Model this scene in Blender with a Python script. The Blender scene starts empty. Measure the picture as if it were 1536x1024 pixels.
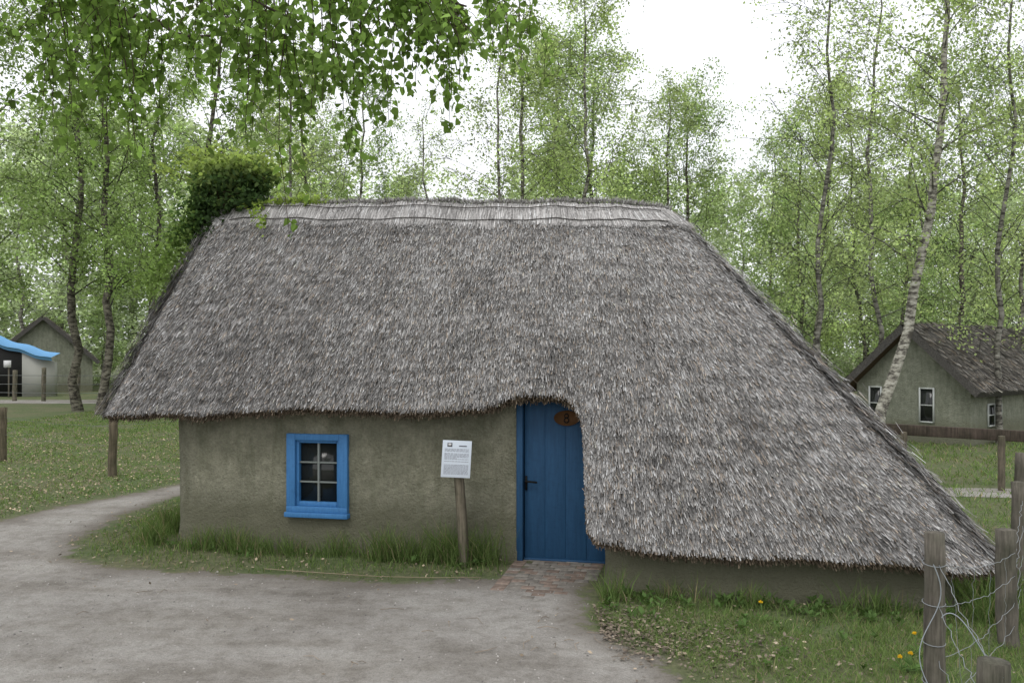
import bpy, math, numpy as np
from mathutils import Vector
R=np.random.default_rng(7)
scene=bpy.context.scene
col=scene.collection
# ---------------------------------------------------------------- helpers
class Bld:
    def __init__(s): s.v=[];s.f=[];s.m=[];s.c=[];s.n=0
    def add(s,V,F,m=0,c=(.5,.5,.5)):
        V=np.asarray(V,float).reshape(-1,3);F=np.asarray(F,int).reshape(-1,4)
        c=np.asarray(c,float)
        if c.ndim==1: c=np.tile(c,(len(V),1))
        s.v.append(V);s.f.append(F+s.n);s.c.append(c)
        s.m.append(np.full(len(F),m,int) if np.isscalar(m) else np.asarray(m,int))
        s.n+=len(V)
    def mesh(s,name,mats,smooth=False):
        V=np.concatenate(s.v);F=np.concatenate(s.f);M=np.concatenate(s.m);C=np.concatenate(s.c)
        me=bpy.data.meshes.new(name)
        me.vertices.add(len(V));me.vertices.foreach_set('co',V.astype(np.float32).ravel())
        me.loops.add(F.size);me.loops.foreach_set('vertex_index',F.astype(np.int32).ravel())
        me.polygons.add(len(F));me.polygons.foreach_set('loop_start',np.arange(0,F.size,4,dtype=np.int32))
        try: me.polygons.foreach_set('loop_total',np.full(len(F),4,dtype=np.int32))
        except Exception: pass
        for m in mats: me.materials.append(m)
        me.polygons.foreach_set('material_index',M.astype(np.int32))
        if smooth: me.polygons.foreach_set('use_smooth',np.ones(len(F),dtype=bool))
        me.update(calc_edges=True)
        a=me.attributes.new('tint','FLOAT_COLOR','POINT')
        a.data.foreach_set('color',np.hstack([C,np.ones((len(C),1))]).astype(np.float32).ravel())
        me.validate()
        return me
    def obj(s,name,mats,parent=None,smooth=False,bevel=0):
        o=bpy.data.objects.new(name,s.mesh(name,mats,smooth));col.objects.link(o)
        if parent: o.parent=parent
        if bevel:
            b=o.modifiers.new('bevel','BEVEL');b.width=bevel;b.segments=2
        return o
def empty(name):
    e=bpy.data.objects.new(name,None);col.objects.link(e);return e
def norm(a): return a/np.maximum(np.linalg.norm(a,axis=-1,keepdims=True),1e-9)
def tube(b,P,r,sides=5,m=0,c=(.3,.3,.3),cap=True):
    P=np.asarray(P,float);n=len(P);r=np.broadcast_to(np.asarray(r,float),(n,))
    T=norm(np.gradient(P,axis=0))
    ref=np.array([0,0,1.]) if abs(T[:,2]).mean()<.8 else np.array([1.,0,0])
    A=norm(np.cross(T,ref));Bn=np.cross(T,A)
    an=np.arange(sides)*2*math.pi/sides
    V=P[:,None]+r[:,None,None]*(A[:,None]*np.cos(an)[None,:,None]+Bn[:,None]*np.sin(an)[None,:,None])
    F=[]
    for i in range(n-1):
        for k in range(sides):
            k2=(k+1)%sides
            F.append((i*sides+k,i*sides+k2,(i+1)*sides+k2,(i+1)*sides+k))
    V=V.reshape(-1,3)
    if cap:
        V=np.vstack([V,P[-1:]+T[-1:]*r[-1]*.15]);e=len(V)-1;o=(n-1)*sides
        for k in range(0,sides-1,2):
            F.append((o+k,o+(k+1)%sides,o+(k+2)%sides,e))
    cc=np.asarray(c,float)
    F=[f for f in F if len(set(f))==4]
    b.add(V,F,m,cc)
def sn(x,y,s=0,f=1.):
    x=np.asarray(x)*f;y=np.asarray(y)*f
    return (np.sin(x*1.7+s)+np.sin(y*2.1+s*1.3+1)+np.sin((x+y)*1.3+s*2.1)+np.sin((x*2.9-y*2.3)+s*.7)+.6*np.sin(x*5.1+y*3.7+s)+.6*np.sin(y*6.3-x*4.1+s*3))/5.2
BOXF=[(0,3,2,1),(4,5,6,7),(0,1,5,4),(1,2,6,5),(2,3,7,6),(3,0,4,7)]
def hexa(b,c8,m=0,c=(.5,.5,.5)): b.add(c8,BOXF,m,c)
# cottage frame
O=np.array([.08,9.2]);ca,sa=.978,.208
def W(u,v,z):
    u=np.asarray(u,float);v=np.asarray(v,float);z=np.asarray(z,float)
    return np.stack(np.broadcast_arrays(O[0]+ca*u+sa*v,O[1]-sa*u+ca*v,z),-1)
def UV(x,y):
    dx=x-O[0];dy=y-O[1];return ca*dx-sa*dy,sa*dx+ca*dy
def lbox(b,u0,u1,v0,v1,z0,z1,m=0,c=(.5,.5,.5)):
    hexa(b,W([u0,u1,u1,u0]*2,[v0,v0,v1,v1]*2,[z0]*4+[z1]*4),m,c)
# ---------------------------------------------------------------- materials
def mat(name):
    m=bpy.data.materials.new(name);m.use_nodes=True;nt=m.node_tree;nt.nodes.clear()
    out=nt.nodes.new('ShaderNodeOutputMaterial');return m,nt,out
def N(nt,t,**k):
    n=nt.nodes.new(t)
    for a,v in k.items(): setattr(n,a,v)
    return n
def noise(nt,scale,detail=5,rough=.6,vec=None):
    n=N(nt,'ShaderNodeTexNoise');n.inputs['Scale'].default_value=scale;n.inputs['Detail'].default_value=detail;n.inputs['Roughness'].default_value=rough
    if vec is not None: nt.links.new(vec,n.inputs['Vector'])
    return n
def ramp(nt,src,stops):
    r=N(nt,'ShaderNodeValToRGB');e=r.color_ramp.elements
    while len(e)<len(stops): e.new(.5)
    for i,(p,c) in enumerate(stops): e[i].position=p;e[i].color=(*c,1) if len(c)==3 else c
    nt.links.new(src,r.inputs[0]);return r.outputs[0]
def mixc(nt,f,a,b,mode='MIX'):
    m=N(nt,'ShaderNodeMix',data_type='RGBA',blend_type=mode)
    for s,v in ((m.inputs[0],f),(m.inputs[6],a),(m.inputs[7],b)):
        if isinstance(v,bpy.types.NodeSocket): nt.links.new(v,s)
        elif isinstance(v,(int,float)): s.default_value=v
        else: s.default_value=(*v,1)
    return m.outputs[2]
def bump(nt,h,st=.4,dist=.02):
    b=N(nt,'ShaderNodeBump');b.inputs['Strength'].default_value=st;b.inputs['Distance'].default_value=dist
    nt.links.new(h,b.inputs['Height']);return b.outputs[0]
def princ(nt,out,colr,rough=.9,nrm=None,spec=.2):
    p=N(nt,'ShaderNodeBsdfPrincipled');p.inputs['Roughness'].default_value=rough;p.inputs['Specular IOR Level'].default_value=spec
    if isinstance(colr,bpy.types.NodeSocket): nt.links.new(colr,p.inputs['Base Color'])
    else: p.inputs['Base Color'].default_value=(*colr,1)
    if nrm is not None: nt.links.new(nrm,p.inputs['Normal'])
    nt.links.new(p.outputs[0],out.inputs[0]);return p
def pos(nt): return N(nt,'ShaderNodeNewGeometry').outputs['Position']
def tint(nt): return N(nt,'ShaderNodeAttribute',attribute_name='tint').outputs['Color']
def m_tint(name,rough=.9,ns=0,spec=.15,nb=.0):
    m,nt,o=mat(name);c=tint(nt)
    nr=None
    if ns:
        n=noise(nt,ns,5,.65,pos(nt));c=mixc(nt,1.,c,ramp(nt,n.outputs[0],[(.25,(.5,.5,.5)),(.75,(1.4,1.4,1.4))]),'MULTIPLY')
        if nb: nr=bump(nt,n.outputs[0],nb,.02)
    princ(nt,o,c,rough,nr,spec);return m
def m_leaf(name,tr=.4):
    m,nt,o=mat(name);c=tint(nt)
    d=N(nt,'ShaderNodeBsdfDiffuse')
    t=N(nt,'ShaderNodeBsdfTranslucent');mx=N(nt,'ShaderNodeMixShader');mx.inputs[0].default_value=tr
    nt.links.new(c,d.inputs['Color'])
    tc=mixc(nt,1.,c,(1.45,1.55,.98),'MULTIPLY');nt.links.new(tc,t.inputs['Color'])
    nt.links.new(d.outputs[0],mx.inputs[1]);nt.links.new(t.outputs[0],mx.inputs[2]);nt.links.new(mx.outputs[0],o.inputs[0]);return m
M_leaf=m_leaf('leaf',.5)
M_grass=m_leaf('grass_blade',.3)
M_straw=m_tint('straw',.9,0,.08)
m,nt,o=mat('weathered_wood');P=pos(nt);mp=N(nt,'ShaderNodeMapping');mp.inputs['Scale'].default_value=(40,40,3);nt.links.new(P,mp.inputs[0])
n=noise(nt,1,6,.7,mp.outputs[0]);n2=noise(nt,5,4,.6,P)
c=mixc(nt,1.,tint(nt),ramp(nt,n.outputs[0],[(.3,(.45,.45,.45)),(.7,(1.4,1.4,1.4))]),'MULTIPLY')
c=mixc(nt,1.,c,ramp(nt,n2.outputs[0],[(.35,(.65,.70,.62)),(.65,(1.15,1.13,1.12))]),'MULTIPLY')
princ(nt,o,c,.9,bump(nt,n.outputs[0],.6,.01));M_wood=m
M_plain=m_tint('painted',.7)
M_twig=m_tint('twig_bark',.9)
m,nt,o=mat('birch_bark');P=pos(nt);mp=N(nt,'ShaderNodeMapping');mp.inputs['Scale'].default_value=(2,2,5);nt.links.new(P,mp.inputs[0])
n=noise(nt,2.2,6,.7,mp.outputs[0]);c=ramp(nt,n.outputs[0],[(.42,(.05,.045,.04)),(.53,(.24,.23,.20)),(.7,(.42,.41,.38))])
princ(nt,o,mixc(nt,1.,c,tint(nt),'MULTIPLY'),.8,bump(nt,n.outputs[0],.4,.02));M_birch=m
m,nt,o=mat('thatch_base');n=noise(nt,30,6,.7,pos(nt))
princ(nt,o,ramp(nt,n.outputs[0],[(.3,(.03,.028,.026)),(.7,(.13,.122,.113))]),.95,bump(nt,n.outputs[0],.8,.03));M_tb=m
def plaster(name,a,b2,stain):
    m,nt,o=mat(name);P=pos(nt);n1=noise(nt,1.7,6,.65,P);n2=noise(nt,38,6,.75,P);n3=noise(nt,7,6,.75,P)
    c=ramp(nt,n1.outputs[0],[(.35,a),(.65,b2)])
    c=mixc(nt,.75,c,ramp(nt,n3.outputs[0],[(.32,(.66,.66,.63)),(.68,(1.18,1.18,1.18))]),'MULTIPLY')
    c=mixc(nt,.8,c,ramp(nt,n2.outputs[0],[(.3,(.68,.68,.66)),(.7,(1.2,1.2,1.2))]),'MULTIPLY')
    # vertical drip stains
    mp=N(nt,'ShaderNodeMapping');mp.inputs['Scale'].default_value=(5,5,.7);nt.links.new(P,mp.inputs[0]);n5=noise(nt,1.6,5,.65,mp.outputs[0])
    c=mixc(nt,.6,c,ramp(nt,n5.outputs[0],[(.38,(.72,.74,.68)),(.55,(1.04,1.04,1.03))]),'MULTIPLY')
    s=N(nt,'ShaderNodeSeparateXYZ');nt.links.new(P,s.inputs[0])
    ad=N(nt,'ShaderNodeMath',operation='MULTIPLY_ADD');nt.links.new(n3.outputs[0],ad.inputs[0]);ad.inputs[1].default_value=-.8;nt.links.new(s.outputs[2],ad.inputs[2])
    f=ramp(nt,ad.outputs[0],[(0,(.85,.85,.85)),(.22,(0,0,0))])
    c=mixc(nt,f,c,stain)
    bb=N(nt,'ShaderNodeMath',operation='MULTIPLY_ADD');nt.links.new(n3.outputs[0],bb.inputs[0]);bb.inputs[1].default_value=2.;nt.links.new(n2.outputs[0],bb.inputs[2])
    princ(nt,o,c,.95,bump(nt,bb.outputs[0],.9,.035));return m
M_wall=plaster('clay_plaster',(.215,.212,.16),(.31,.302,.232),(.15,.147,.10))
M_wall2=plaster('hut_plaster',(.24,.25,.20),(.30,.31,.25),(.16,.16,.11))
def paint(name,c0,c1):
    m,nt,o=mat(name);P=pos(nt);mp=N(nt,'ShaderNodeMapping');mp.inputs['Scale'].default_value=(14,14,1.2);nt.links.new(P,mp.inputs[0])
    n=noise(nt,3,5,.6,mp.outputs[0]);c=ramp(nt,n.outputs[0],[(.3,c0),(.7,c1)])
    n2=noise(nt,22,6,.75,P);c=mixc(nt,.5,c,ramp(nt,n2.outputs[0],[(.32,(.6,.62,.66)),(.5,(1,1,1))]),'MULTIPLY')
    princ(nt,o,c,.6,bump(nt,n.outputs[0],.2,.01),.3);return m
M_blue=paint('blue_paint',(.038,.15,.34),(.055,.19,.42))
M_dblue=paint('door_blue_paint',(.012,.052,.118),(.018,.074,.160))
m,nt,o=mat('window_glass');p=princ(nt,o,(.018,.02,.018),.12,None,.4);M_glass=m
def grasscol(nt,P):
    a=noise(nt,.7,5,.6,P);b=noise(nt,12,6,.75,P);c=ramp(nt,b.outputs[0],[(.3,(.045,.065,.025)),(.52,(.095,.13,.05)),(.72,(.15,.17,.08))])
    d=ramp(nt,a.outputs[0],[(.38,(0,0,0)),(.6,(1,1,1))]);c2=ramp(nt,b.outputs[0],[(.35,(.10,.09,.055)),(.7,(.24,.21,.14))])
    f=N(nt,'ShaderNodeMath',operation='MULTIPLY');nt.links.new(d,f.inputs[0]);f.inputs[1].default_value=.6
    return mixc(nt,f.outputs[0],c,c2),b
m,nt,o=mat('grass_ground');P=pos(nt);c,b=grasscol(nt,P);princ(nt,o,c,.95,bump(nt,b.outputs[0],.7,.05));M_ground=m
m,nt,o=mat('packed_dirt');P=pos(nt);c,b=grasscol(nt,P)
n1=noise(nt,.9,6,.62,P);n2=noise(nt,60,5,.75,P);n3=noise(nt,6,6,.7,P);n4=noise(nt,170,3,.7,P)
d=ramp(nt,n1.outputs[0],[(.34,(.22,.203,.182)),(.5,(.305,.287,.264)),(.66,(.35,.333,.308))])
d=mixc(nt,.75,d,ramp(nt,n2.outputs[0],[(.3,(.6,.6,.6)),(.5,(1,1,1)),(.72,(1.3,1.3,1.3))]),'MULTIPLY')
d=mixc(nt,.8,d,ramp(nt,n3.outputs[0],[(.32,(.70,.68,.65)),(.55,(1.06,1.06,1.06))]),'MULTIPLY')
d=mixc(nt,.7,d,ramp(nt,n4.outputs[0],[(.35,(.65,.65,.65)),(.5,(1,1,1)),(.68,(1.35,1.35,1.33))]),'MULTIPLY')
# worn tracks stretched along the walking direction
mp=N(nt,'ShaderNodeMapping');mp.inputs['Scale'].default_value=(.35,1.5,1);mp.inputs['Rotation'].default_value=(0,0,.12);nt.links.new(P,mp.inputs[0]);n6=noise(nt,1.2,5,.6,mp.outputs[0])
d=mixc(nt,.8,d,ramp(nt,n6.outputs[0],[(.38,(.80,.78,.75)),(.55,(1.03,1.03,1.03))]),'MULTIPLY')
s=N(nt,'ShaderNodeSeparateColor');nt.links.new(tint(nt),s.inputs[0])
ad=N(nt,'ShaderNodeMath',operation='MULTIPLY_ADD');nt.links.new(n3.outputs[0],ad.inputs[0]);ad.inputs[1].default_value=.9;nt.links.new(s.outputs[0],ad.inputs[2])
f=ramp(nt,ad.outputs[0],[(.86,(0,0,0)),(1.02,(1,1,1))])
f2=ramp(nt,ad.outputs[0],[(.55,(0,0,0)),(.95,(1,1,1))])
d=mixc(nt,f2,d,(.16,.14,.115))
c=mixc(nt,f,d,c)
bb=N(nt,'ShaderNodeMath',operation='MULTIPLY_ADD');nt.links.new(n3.outputs[0],bb.inputs[0]);bb.inputs[1].default_value=3.;nt.links.new(n2.outputs[0],bb.inputs[2])
princ(nt,o,c,.95,bump(nt,bb.outputs[0],.8,.02));M_dirt=m
# ---------------------------------------------------------------- world, sun, camera
w=bpy.data.worlds.new("World");scene.world=w;w.use_nodes=True;nt=w.node_tree
bg=nt.nodes['Background'];sky=nt.nodes.new('ShaderNodeTexSky');sky.sky_type='NISHITA';sky.sun_disc=False
sky.sun_elevation=math.radians(55);sky.sun_rotation=math.radians(200)
sky.air_density=1;sky.dust_density=3
sc=mixc(nt,1.,sky.outputs[0],(.1,.1,.1),'MULTIPLY')
nt.links.new(mixc(nt,.86,sc,(1.23,1.25,1.28)),bg.inputs[0]);bg.inputs[1].default_value=1.15
L=bpy.data.lights.new('sun','SUN');L.energy=1.1;L.angle=math.radians(25);L.color=(1,.98,.94)
lo=bpy.data.objects.new('sun',L);col.objects.link(lo);lo.rotation_euler=(math.radians(35),0,math.radians(-20))
cam=bpy.data.cameras.new('camera');co=bpy.data.objects.new('camera',cam);col.objects.link(co)
co.location=(0,0,2.2);co.rotation_euler=(math.radians(90),0,0);cam.sensor_width=36;cam.lens=1300/1536*36;cam.shift_y=18/1536;cam.clip_end=2000
scene.camera=co
scene.view_settings.view_transform='Standard'
try: scene.view_settings.look='None'
except Exception: pass
# ---------------------------------------------------------------- ground & path
b=Bld();b.add([(-500,-100,0),(500,-100,0),(500,900,0),(-500,900,0)],[(0,1,2,3)]);b.obj('ground',[M_ground])
poly=np.array([(-16,9.0),(-9,10.6),(-6.9,11.2),(-6.63,12.17),(-6.38,13.0),(-5.95,13.75),(-5.6,15),(-5.0,18),(-4.3,18),(-4.7,15),(-5.05,13.4),(-5.2,11.9),(-5.0,10.2),(-4.67,9.4),(-3.9,8.94),(-2.45,8.67),(-1.08,8.4),(-.15,8.55),(0.02,9.1),(0.9,8.9),(.75,7.9),(.68,7.06),(1.12,6.29),(1.3,5.79),(1.6,4.5),(2,.5),(-16,.5)])
def sdist(x,y,poly=poly):
    p=np.stack([x,y],-1);d=np.full(x.shape,1e9);ins=np.zeros(x.shape,bool);n=len(poly)
    for i in range(n):
        a=poly[i];q=poly[(i+1)%n];e=q-a;t=np.clip(((p-a)@e)/(e@e),0,1)
        d=np.minimum(d,np.linalg.norm(p-a-t[...,None]*e,axis=-1))
        c=((a[1]>p[...,1])!=(q[1]>p[...,1]))&(p[...,0]<(q[0]-a[0])*(p[...,1]-a[1])/(q[1]-a[1]+1e-12)+a[0]);ins^=c
    return np.where(ins,-d,d)
xs=np.arange(-14,3,.07);ys=np.arange(.6,18,.07);X,Y=np.meshgrid(xs,ys);D=sdist(X,Y)+.09*sn(X,Y,2,2.5)
idx=np.arange(X.size).reshape(X.shape);ok=(D[:-1,:-1]<.35)&(D[1:,1:]<.35)&(D[1:,:-1]<.35)&(D[:-1,1:]<.35)
F=np.stack([idx[:-1,:-1],idx[:-1,1:],idx[1:,1:],idx[1:,:-1]],-1)[ok]
Z=.006+0*X
C=np.repeat(np.clip(.62+D.ravel()*1.3,0,1)[:,None],3,1)
used=np.unique(F);rm=-np.ones(X.size,int);rm[used]=np.arange(len(used))
b=Bld();b.add(np.stack([X,Y,Z],-1).reshape(-1,3)[used],rm[F],0,C[used]);b.obj('dirt_path',[M_dirt])
b=Bld()
for x0,x1,y0,y1 in ((-60,-16,38,41),(-2.,40,43.5,44)):
    b.add([(x0,y0,.006),(x1,y0,.006),(x1,y1,.006),(x0,y1,.006)],[(0,1,2,3)],0,(.0,.0,.0))
b.add([(6.3,13.4,.006),(14,12.2,.006),(14,13.4,.006),(6.3,14.3,.006)],[(0,1,2,3)],0,(.0,.0,.0))
b.obj('sand_track',[M_dirt])
b=Bld()
for i in range(-2,12):
    for j in range(7):
        u=.02+j*.135+(R.normal()*.003);v=-.12-i*.107+R.normal()*.003
        if j>5-max(0,i-5)*.25 and i>4: continue
        if j==6 and v<-.9: continue
        uo=(i%2)*.06*(0<j<6)
        cr=np.array([.215,.165,.135])*R.uniform(.75,1.15)
        if R.random()<.55: cr=np.array([.225,.205,.18])*R.uniform(.8,1.15)
        h=.0105+R.normal()*.0015-.0012*max(0,i-7)
        lbox(b,u+uo-.064,u+uo+.066,v-.102,v,.0-.01,h,0,cr)
b.obj('brick_paving',[m_tint('brick',.9,14,nb=.6)],bevel=.005)
# ---------------------------------------------------------------- cottage
cot=empty('thatched_cottage')
def wallgrid(b,path,hs,rows,skip=None,seed=0):
    path=np.array(path);n=len(path);T=norm(np.gradient(path,axis=0));Nn=np.stack([T[:,1],-T[:,0]],-1)
    s=np.concatenate([[0],np.cumsum(np.linalg.norm(np.diff(path,axis=0),axis=1))])
    V=np.zeros((n,len(rows),3))
    for j,r in enumerate(rows):
        z=r*hs
        off=.020*sn(s,z,seed,1.6)+.016*sn(s,z,seed+4,5)+.05*np.clip(.18-z,0,1)/.18*(.6+.4*sn(s,0*s,3,3))
        V[:,j]=W(path[:,0]+Nn[:,0]*off,path[:,1]+Nn[:,1]*off,z)
    F=[]
    for i in range(n-1):
        for j in range(len(rows)-1):
            if skip and skip((path[i]+path[i+1])/2,(rows[j]+rows[j+1])/2*hs[i]): continue
            a=i*len(rows)+j;F.append((a,a+len(rows),a+len(rows)+1,a+1))
    b.add(V.reshape(-1,3),F)
WU0,WU1,WZ0,WZ1=-2.66,-1.93,.376,1.306
us=np.unique(np.concatenate([np.arange(-3.857,1.0,.08),[WU0+.05,WU1-.05,-.02,.93,1.0]]))
path=[(1.0,3.0),(-4.1,3.0)]+[(-4.157,v) for v in np.arange(2.9,.3,-.2)]+[(-4.157+.3-.3*math.cos(t),.3-.3*math.sin(t)) for t in np.linspace(0,math.pi/2,7)[:-1]]+[(u,0) for u in us]
H0=1.82
rows=np.unique(np.concatenate([np.linspace(0,1,22),[(WZ0+.05)/H0,(WZ1-.05)/H0]]))
def sk(p,z): return (abs(p[1])<.01) and ((WU0+.05<p[0]<WU1-.05 and WZ0+.05<z<WZ1-.05) or (-.02<p[0]<.93))
b=Bld();wallgrid(b,path,np.full(len(path),H0),rows,sk,1)
p2=[(1.0,v) for v in np.linspace(.1,-.8,10)]+[(1.2-.2*math.cos(t),-.8-.2*math.sin(t)) for t in np.linspace(0,math.pi/2,6)[1:]]+[(u,-1.0) for u in np.arange(1.3,3.8,.1)]+[(3.8+.2*math.sin(t),-.8-.2*math.cos(t)) for t in np.linspace(0,math.pi/2,6)]+[(4.0,v) for v in np.arange(-.6,3.2,.2)]+[(3.9,3.2),(1.1,3.2)]
h2=np.array([.5+max(0,(p[1]+1.0))*1.3*(p[0]<1.05 and p[1]<.2) for p in p2])
wallgrid(b,p2,h2,np.linspace(0,1,9),None,5)
b.obj('walls',[M_wall],cot,smooth=True)
b=Bld();lbox(b,-4.0,.9,.35,2.9,.0,1.7,0,(.02,.02,.018));b.obj('interior_shade_box',[M_plain],cot)  # near-black box: darkness of the unlit room painted as colour
b=Bld()
fw=.105
lbox(b,WU0,WU0+fw,-.045,.09,WZ0+.12,WZ1);lbox(b,WU1-fw,WU1,-.046,.09,WZ0+.12,WZ1)
lbox(b,WU0+fw,WU1-fw,-.043,.09,WZ1-.075,WZ1-.002);lbox(b,WU0-.01,WU1+.01,-.08,.09,WZ0,WZ0+.055);lbox(b,WU0+.002,WU1-.002,-.05,.09,WZ0+.055,WZ0+.12)
iu0,iu1,iz0,iz1=WU0+fw,WU1-fw,WZ0+.12,WZ1-.075
lbox(b,iu0,iu0+.035,-.01,.06,iz0,iz1);lbox(b,iu1-.035,iu1,-.01,.06,iz0,iz1);lbox(b,iu0+.035,iu1-.035,-.011,.06,iz1-.03,iz1);lbox(b,iu0+.035,iu1-.035,-.011,.06,iz0,iz0+.05)
b.obj('window_frame',[M_blue],cot,bevel=.006)
b=Bld();gu0,gu1,gz0,gz1=iu0+.035,iu1-.035,iz0+.05,iz1-.03
um=(gu0+gu1)/2;lbox(b,um-.011,um+.011,.005,.04,gz0,gz1,0,(.20,.22,.21))
for k in (1,2):
    z=gz0+(gz1-gz0)*k/3;lbox(b,gu0,gu1,.008,.036,z-.009,z+.009,0,(.18,.20,.19))
b.obj('window_muntins',[M_plain],cot,bevel=.003)
b=Bld();lbox(b,gu0-.01,gu1+.01,.042,.05,gz0-.01,gz1+.01);b.obj('window_glass',[M_glass],cot)
b=Bld();nb=4;x0,x1=.045,.93
for k in range(nb):
    a=x0+(x1-x0)*k/nb;lbox(b,a+.002,a+(x1-x0)/nb-.002,.05+.003*R.random(),.10,.03,1.9)
lbox(b,x0,x1,.056,.09,.02,1.9)
b.obj('door',[M_dblue],cot,bevel=.003)
b=Bld();lbox(b,-.03,.04,-.03,.12,.0,1.85);lbox(b,.04,.93,.03,.12,.0,.03);b.obj('door_frame',[M_dblue],cot,bevel=.008)
b=Bld();lbox(b,.055,.075,.03,.05,.75,.90,0,(.01,.01,.01));tube(b,W([.065,.065,.10,.19],[.04,.0,-.005,-.003],[.84,.84,.845,.838]),.011,6,0,(.01,.01,.01));b.obj('door_handle',[M_plain],cot)
b=Bld();t=np.linspace(0,2*math.pi,33)[:-1]
cu,cz,ru,rz=.50,1.52,.135,.08
fr=W(cu+ru*np.cos(t),.02,cz+rz*np.sin(t));bk=W(cu+ru*np.cos(t),.048,cz+rz*np.sin(t));cen=W([cu],[.018],[cz])
V=np.vstack([fr,bk,cen]);F=[(i,(i+1)%32,32+(i+1)%32,32+i) for i in range(32)]+[(64,i,(i+1)%32,(i+2)%32) for i in range(0,32,2)]
b.add(V,F,0,(.10,.05,.022))
for dz,rr in ((.024,.02),(-.022,.024)):
    tube(b,W(cu+rr*np.cos(t),.014,cz+dz+rr*np.sin(t)),.006,5,0,(.01,.01,.01))
b.obj('number_plaque',[M_plain],cot)
# roof -----------------------------------------------------------
bu=[-4.85,-4.6,-3,-2,-.6,-.3,-.1,.1,.45,.6,.70,.76,.81,.86,.95,1.3,2.5,3.6,4.1,4.31]
bv=[-.18,-.3,-.3,-.3,-.3,-.29,-.27,-.25,-.24,-.27,-.35,-.5,-.75,-1.08,-1.2,-1.22,-1.22,-1.22,-1.2,-1.12]
bz=[1.5,1.53,1.6,1.63,1.64,1.66,1.73,1.79,1.80,1.75,1.61,1.40,1.06,.62,.52,.49,.47,.45,.44,.45]
UL,UR=-4.42,1.56
def zr(u): return 4.03-.04*u-.10*np.exp(-np.abs(u-UL)/.15)-.10*np.exp(-np.abs(UR-u)/.2)+.012*np.sin(u*3)+.008*np.sin(u*9.5)
cp=np.array([bu,bv]).T;al=np.concatenate([[0],np.cumsum(np.linalg.norm(np.diff(cp,axis=0),axis=1))])
S=np.linspace(0,al[-1],230);BU=np.interp(S,al,bu);BV=np.interp(S,al,bv);BZ=np.interp(S,al,bz)
BZ=BZ+.016*np.sin(S*3.1)+.010*np.sin(S*7.7+1)
TU=np.interp(BU,[-4.85,-2,.75,4.31],[UL,-1.95,.35,UR])
def patch(Bp,Tp,nt_=60,bul=.06,seed=0):
    t=np.linspace(0,1,nt_)[None,:,None]
    G=Bp[:,None]*(1-t)+Tp[:,None]*t
    ds=np.gradient(G,axis=0);dt=np.gradient(G,axis=1);Nn=norm(np.cross(ds,dt))
    Nn=np.where(Nn[...,2:]<0,-Nn,Nn)
    Nm=norm(Nn.mean(axis=(0,1)))[None,None]
    off=bul*np.sin(math.pi*t[...,0])**.8+.034*sn(G[...,0],G[...,2],seed,1.4)+.014*sn(G[...,0],G[...,2]*1.3,seed+3,5)
    w_=np.clip(np.minimum(np.arange(G.shape[0]),np.arange(G.shape[0])[::-1])/6.,0,1)[:,None]
    G=G+Nm*(off*w_)[...,None]
    return G,np.broadcast_to(Nm,G.shape)
front=patch(W(BU,BV,BZ),W(TU,1.5,zr(TU)),70,.05,1)
n=60;q=np.linspace(0,1,n)
right=patch(W(np.interp(q,[0,.1,.9,1],[4.31,4.4,4.4,4.31]),-1.12+q*5.0,.45+.0*q),W(np.full(n,UR),1.5,np.full(n,zr(UR))),50,.05,3)
back=patch(W(4.31-q*9.16,3.88-q*.6,.45+q*1.05),W(UR+(UL-UR)*q,1.5,zr(UR+(UL-UR)*q)),50,.05,4)
left=patch(W(np.interp(q,[0,.1,.9,1],[-4.85,-4.92,-4.92,-4.85]),3.28-q*3.46,1.5+0*q),W(np.full(n,UL),1.5,np.full(n,zr(UL))),50,.10,5)
b=Bld()
for G,Nn in (front,right,back,left):
    n0,n1=G.shape[:2];id_=np.arange(n0*n1).reshape(n0,n1)
    F=np.stack([id_[:-1,:-1],id_[1:,:-1],id_[1:,1:],id_[:-1,1:]],-1).reshape(-1,4)
    b.add(G.reshape(-1,3)-Nn.reshape(-1,3)*.012,F,0)
    low=(G-Nn*.16).copy();b.add(low.reshape(-1,3),F[:,::-1],1)
    V=np.vstack([G[:,0]-Nn[:,0]*.012,low[:,0]]);b.add(V,[(i,i+1,n0+i+1,n0+i) for i in range(n0-1)],1)
m,nt,o=mat('thatch_underside');nz=noise(nt,50,6,.7,pos(nt));princ(nt,o,ramp(nt,nz.outputs[0],[(.3,(.03,.02,.012)),(.7,(.13,.09,.055))]),.95,bump(nt,nz.outputs[0],.8,.02));M_tu=m
b.obj('roof_shell',[M_tb,M_tu],cot,smooth=True)
def gather(A,i,t):
    n0,n1=A.shape[:2];fi=i*(n0-1);ft=t*(n1-1);a=np.minimum(fi.astype(int),n0-2);c=np.minimum(ft.astype(int),n1-2);x=(fi-a)[:,None];y=(ft-c)[:,None]
    return (A[a,c]*(1-x)*(1-y)+A[a+1,c]*x*(1-y)+A[a,c+1]*(1-x)*y+A[a+1,c+1]*x*y),a
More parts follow.
